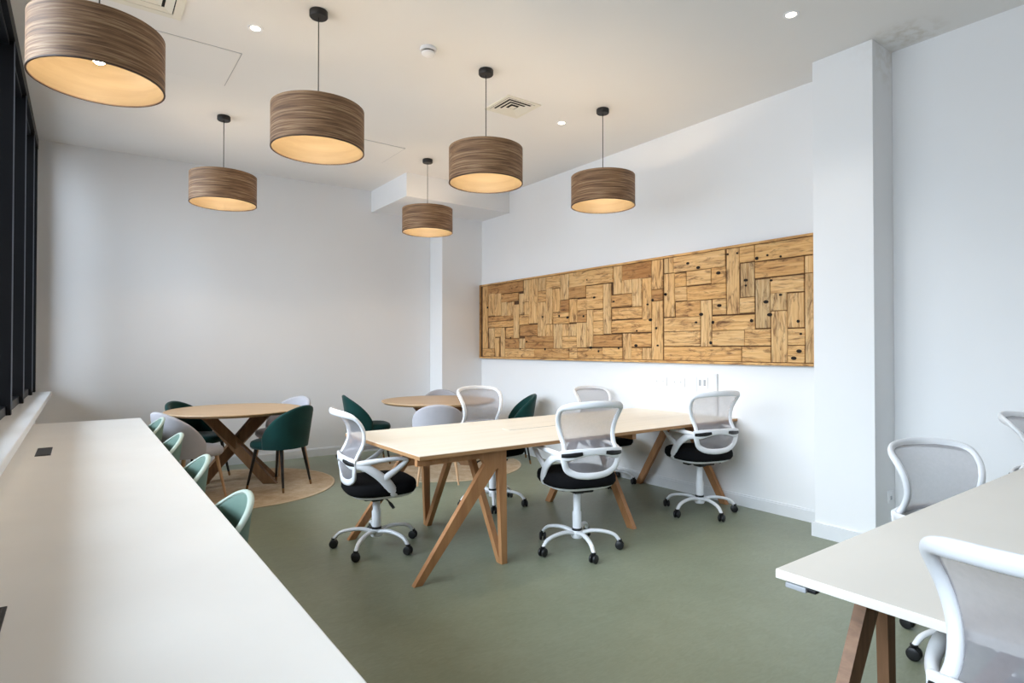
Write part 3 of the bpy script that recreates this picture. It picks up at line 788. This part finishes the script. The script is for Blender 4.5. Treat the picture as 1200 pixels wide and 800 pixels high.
# ------------------------------------------------------------------ office chairs
def office_chair(label):
    t = thing('office_chair', label, 'office chair', (0, 0, 0))
    b = MB(); b.lathe([(0, .075), (.034, .075), (.040, .085), (.040, .115), (.032, .128), (.0, .128)], 24)
    for k in range(5):
        a = 2*PI*k/5; c, s = math.sin(a), math.cos(a)
        b.tube([(.02*c, .02*s, .105), (.10*c, .10*s, .124), (.19*c, .19*s, .118), (.25*c, .25*s, .098), (.282*c, .282*s, .062)],
               [(.020, .014), (.018, .013), (.0155, .012), (.0145, .012), (.013, .012)], 12, sub=4)
    b.build('star_base', M['white_plastic'], t, True)
    MB().lathe([(0, .127), (.034, .127), (.034, .142), (0, .142)], 24).build('hub_ring', M['black_plastic'], t, True)
    for k in range(5):
        a = 2*PI*k/5; c, s = math.sin(a)*.285, math.cos(a)*.285
        b = MB(); ya = random.uniform(0, PI); ca, sa = math.cos(ya), math.sin(ya)
        for off in (-.014, .014):
            bb = len(b.v); n = 18
            ring = [(.0, -.009), (.020, -.010), (.027, -.006), (.029, 0), (.027, .006), (.020, .010), (0, .009)]
            for (r, w) in ring:
                for q in range(n):
                    g = 2*PI*q/n
                    lx, ly, lz = off+w, r*math.cos(g), .029+r*math.sin(g)
                    b.v.append((c+lx*ca-ly*sa, s+lx*sa+ly*ca, lz))
            for i in range(len(ring)-1):
                for q in range(n):
                    b.face((bb+i*n+q, bb+i*n+(q+1) % n, bb+(i+1)*n+(q+1) % n, bb+(i+1)*n+q))
        b.lathe([(0, .030), (.012, .030), (.013, .058), (.016, .062), (.016, .068), (0, .068)], 14, c=(c, s, 0))
        b.build('caster', M['black_plastic'], t, True)
    MB().lathe([(0, .13), (.030, .13), (.031, .245), (.025, .255), (.024, .425), (0, .425)], 24).build('gas_cylinder', M['white_plastic'], t, True)
    b = MB(); b.rbox(-.075, .075, -.10, .09, .335, .378, .008); b.rbox(-.035, .035, -.04, .04, .315, .345, .008); b.rbox(-.10, -.06, .02, .09, .325, .37, .006)
    b.build('tilt_mechanism', M['black_plastic'], t)
    b = MB(); b.tube([(.06, .02, .355), (.15, .03, .348), (.20, .035, .335)], [(.005, .005), (.005, .005), (.006, .006)], 8, sub=3)
    b.tube([(.185, .033, .340), (.215, .037, .329), (.25, .04, .318)], [(.009, .006), (.013, .007), (.010, .006)], 10, sub=3)
    b.build('height_lever', M['black_plastic'], t, True)
    b = MB(); b.pad(.45, .43, [(.6, .366), (.9, .370), (.985, .382), (1.0, .392), (.9, .394)], 3.2, 44, c=(0, .02)); b.build('seat_pan', M['white_plastic'], t, True)
    b = MB(); b.pad(.49, .47, [(.80, .388), (.95, .392), (1, .412), (1, .44), (.975, .458), (.90, .470), (.6, .474)], 3.0, 48, c=(0, .015))
    b.build('seat', M['black_fabric'], t, True, 60)
    # back
    def yz(z):
        K = [(.43, -.205), (.50, -.225), (.56, -.242), (.61, -.243), (.65, -.222), (.69, -.196), (.74, -.182), (.79, -.186), (.84, -.207), (.89, -.245), (.93, -.290), (.96, -.330)]
        for (a, ya), (c, yc) in zip(K, K[1:]):
            if z <= c: return ya+(yc-ya)*max(0, (z-a))/(c-a)
        return K[-1][1]
    def pt(x, z, push=0): return (x, yz(z)+1.15*x*x+push, z)
    up_loop = [(-.188, .630), (-.182, .67), (-.190, .73), (-.206, .80), (-.219, .86), (-.216, .905), (-.170, .925), (-.08, .934), (0, .937),
               (.08, .934), (.170, .925), (.216, .905), (.219, .86), (.206, .80), (.190, .73), (.182, .67), (.188, .630)]
    rr = [(.017, .012)]*3+[(.018, .012)]*3+[(.022, .011)]*5+[(.018, .012)]*3+[(.017, .012)]*3
    b = MB(); b.tube([pt(x, z) for x, z in up_loop], rr, 12, up=(0, 1, 0), sub=4)
    lo_loop = [(-.200, .605), (-.192, .56), (-.170, .515), (-.115, .484), (-.05, .473), (0, .472), (.05, .473), (.115, .484), (.170, .515), (.192, .56), (.200, .605)]
    b.tube([pt(x, z) for x, z in lo_loop], [(.022, .013)]*11, 12, up=(0, 1, 0), sub=4)
    band = [(-.216, .606), (-.16, .614), (-.08, .626), (0, .630), (.08, .626), (.16, .614), (.216, .606)]
    b.tube([pt(x, z, -.006) for x, z in band], [(.036, .012), (.036, .012), (.026, .012), (.022, .012), (.026, .012), (.036, .012), (.036, .012)], 14, up=(0, 1, 0), sub=4, power=3)
    b.build('back_frame', M['white_plastic'], t, True, 60)
    for sx in (-1, 1):
        b = MB(); b.tube([pt(sx*x, z, -.0165) for x, z in ((.216, .612), (.18, .612), (.13, .616), (.085, .622))], [(.013, .006), (.0155, .007), (.0155, .007), (.011, .005)], 12, up=(0, 1, 0), sub=4)
        b.build('grip_slot', M['black_plastic'], t, True)
    def netting(name, zlo, zhi, half):
        b = MB(); nx, nz = 14, 14
        for j in range(nz+1):
            z = zlo+(zhi-zlo)*j/nz; w = half(z)
            for i in range(nx+1):
                x = -w+2*w*i/nx
                b.v.append(pt(x, z, .004))
        for j in range(nz):
            for i in range(nx):
                q = j*(nx+1)+i; b.face((q, q+1, q+nx+2, q+nx+1))
        k = len(b.v)
        o = b.build(name, M['net'], t, True, 80)
        return o
    def lerp_out(loop):
        L = sorted([(z, abs(x)) for x, z in loop if x <= 0])
        def f(z):
            for (a, xa), (c, xc) in zip(L, L[1:]):
                if z <= c: return max(.02, xa+(xc-xa)*max(0, z-a)/max(1e-6, c-a))
            return L[-1][1]
        return f
    netting('back_net', .62, .928, lerp_out(up_loop[:7]+[(-.165, .93)]))
    netting('lumbar_net', .475, .62, lerp_out(lo_loop[:5]))
    # arms
    for sx in (-1, 1):
        e = pt(sx*.205, .606)
        b = MB()
        b.tube([e, (sx*.238, -.13, .622), (sx*.258, -.03, .634), (sx*.262, .07, .636), (sx*.262, .118, .628), (sx*.260, .114, .610), (sx*.256, .06, .566), (sx*.250, -.005, .522), (sx*.244, -.015, .495)],
               [(.026, .014), (.019, .015), (.015, .019), (.013, .021), (.013, .019), (.015, .016), (.019, .014), (.024, .014), (.028, .013)], 12, up=(1, 0, 0), sub=5)
        b.tube([e, (sx*.232, -.14, .592), (sx*.245, -.07, .545), (sx*.244, -.01, .490), (sx*.236, .035, .430), (sx*.222, .06, .392), (sx*.19, .06, .380)],
               [(.028, .014), (.026, .014), (.028, .014), (.032, .014), (.032, .014), (.026, .012), (.016, .01)], 12, up=(1, 0, 0), sub=5)
        b.build('armrest', M['white_plastic'], t, True, 60)
    return t
LOW = ('star_base', 'caster', 'gas_cylinder', 'hub_ring')
def setup(t, x, y, fx, fy, drop=0.0, star=0.0):
    t.location = (x, y, 0); rz = face((fx, fy)); t.rotation_euler = (0, 0, rz)
    for c in kids(t):
        nm = c.name.split('.')[0]
        if nm in LOW:
            if nm in ('star_base', 'caster'): c.rotation_euler = (0, 0, -math.radians(star)-rz)
        else: c.location.z = -drop
oc = office_chair('white office chair with mesh back at the free left end of the long desk')
others = []
for lab in ('white mesh back office chair in front of the long desk, at its middle',
            'white mesh back office chair in front of the long desk, near the wall sockets',
            'white mesh back office chair behind the long desk, before the corner round table',
            'mesh back office chair behind the long desk, partly hidden by a nearer office chair',
            'mesh back office chair on the far side of the near right desk, beside the pillar',
            'office chair with mesh back cut off by right photo edge, beside the near right wall',
            'large close white office chair with mesh back at the bottom right corner'):
    others.append(dup(oc, (0, 0, 0), 0, lab))
setup(oc, 1.63, 3.79, .993, -.12, .0, -130)
setup(others[0], 2.71, 2.96, math.sin(math.radians(15)), math.cos(math.radians(15)), -.06, -15)
setup(others[1], 4.13, 3.02, math.sin(math.radians(14)), math.cos(math.radians(14)), -.062, -17)
setup(others[2], 2.88, 4.22, .05, -1, -.055, 140)
setup(others[3], 4.27, 4.25, -.05, -1, .0, -72)
setup(others[4], 3.17, .90, -.45, -.89, .045, -60)
setup(others[5], 4.27, .77, 0, -1, -.03, -18)
setup(others[6], 1.67, .275, 1, -.02, -.02, 30)

# ------------------------------------------------------------------ light and camera
w = bpy.data.worlds.new('overcast_sky'); scene.world = w; w.use_nodes = True
nt = w.node_tree; bg = nt.nodes['Background']
tc = N(nt, 'ShaderNodeTexCoord'); sp = N(nt, 'ShaderNodeSeparateXYZ'); nt.links.new(tc.outputs['Generated'], sp.inputs[0])
r = ramp(nt, [(0.0, (.16, .17, .18)), (.47, (.20, .21, .225)), (.53, (.235, .258, .285)), (.75, (.76, .84, .93)), (1.0, (1.26, 1.40, 1.54))])
mr = N(nt, 'ShaderNodeMapRange'); mr.inputs['From Min'].default_value = -1; mr.inputs['From Max'].default_value = 1
nt.links.new(sp.outputs['Z'], mr.inputs['Value']); nt.links.new(mr.outputs[0], r.inputs['Fac']); nt.links.new(r.outputs['Color'], bg.inputs['Color'])
bg.inputs['Strength'].default_value = 19.0
# window portal (guides sampling of the sky through the glazing)
pl = bpy.data.lights.new('window_portal', 'AREA'); pl.shape = 'RECTANGLE'; pl.size = 7.6; pl.size_y = 2.5
pl.cycles.is_portal = True
po = bpy.data.objects.new('window_portal', pl); COL.objects.link(po); po.location = (-.60, 3.75, 2.2); po.rotation_euler = (PI/2, 0, -PI/2)

cam = bpy.data.cameras.new('camera'); co = bpy.data.objects.new('camera', cam); COL.objects.link(co)
cam.sensor_width = 36; cam.lens = 36*690/1200; cam.clip_start = .02
co.location = (0, 0, 1.35); co.rotation_euler = (PI/2+pit, 0, -yaw)
scene.camera = co
scene.view_settings.view_transform = 'Standard'; scene.view_settings.look = 'None'
scene.view_settings.gamma = 1; scene.view_settings.use_curve_mapping = False
scene.view_settings.exposure = 0.0
scene.cycles.max_bounces = 12; scene.cycles.diffuse_bounces = 8; scene.cycles.transparent_max_bounces = 12
scene.cycles.use_denoising = True
scene.cycles.sample_clamp_indirect = 8
scene.cycles.caustics_reflective = False; scene.cycles.caustics_refractive = False
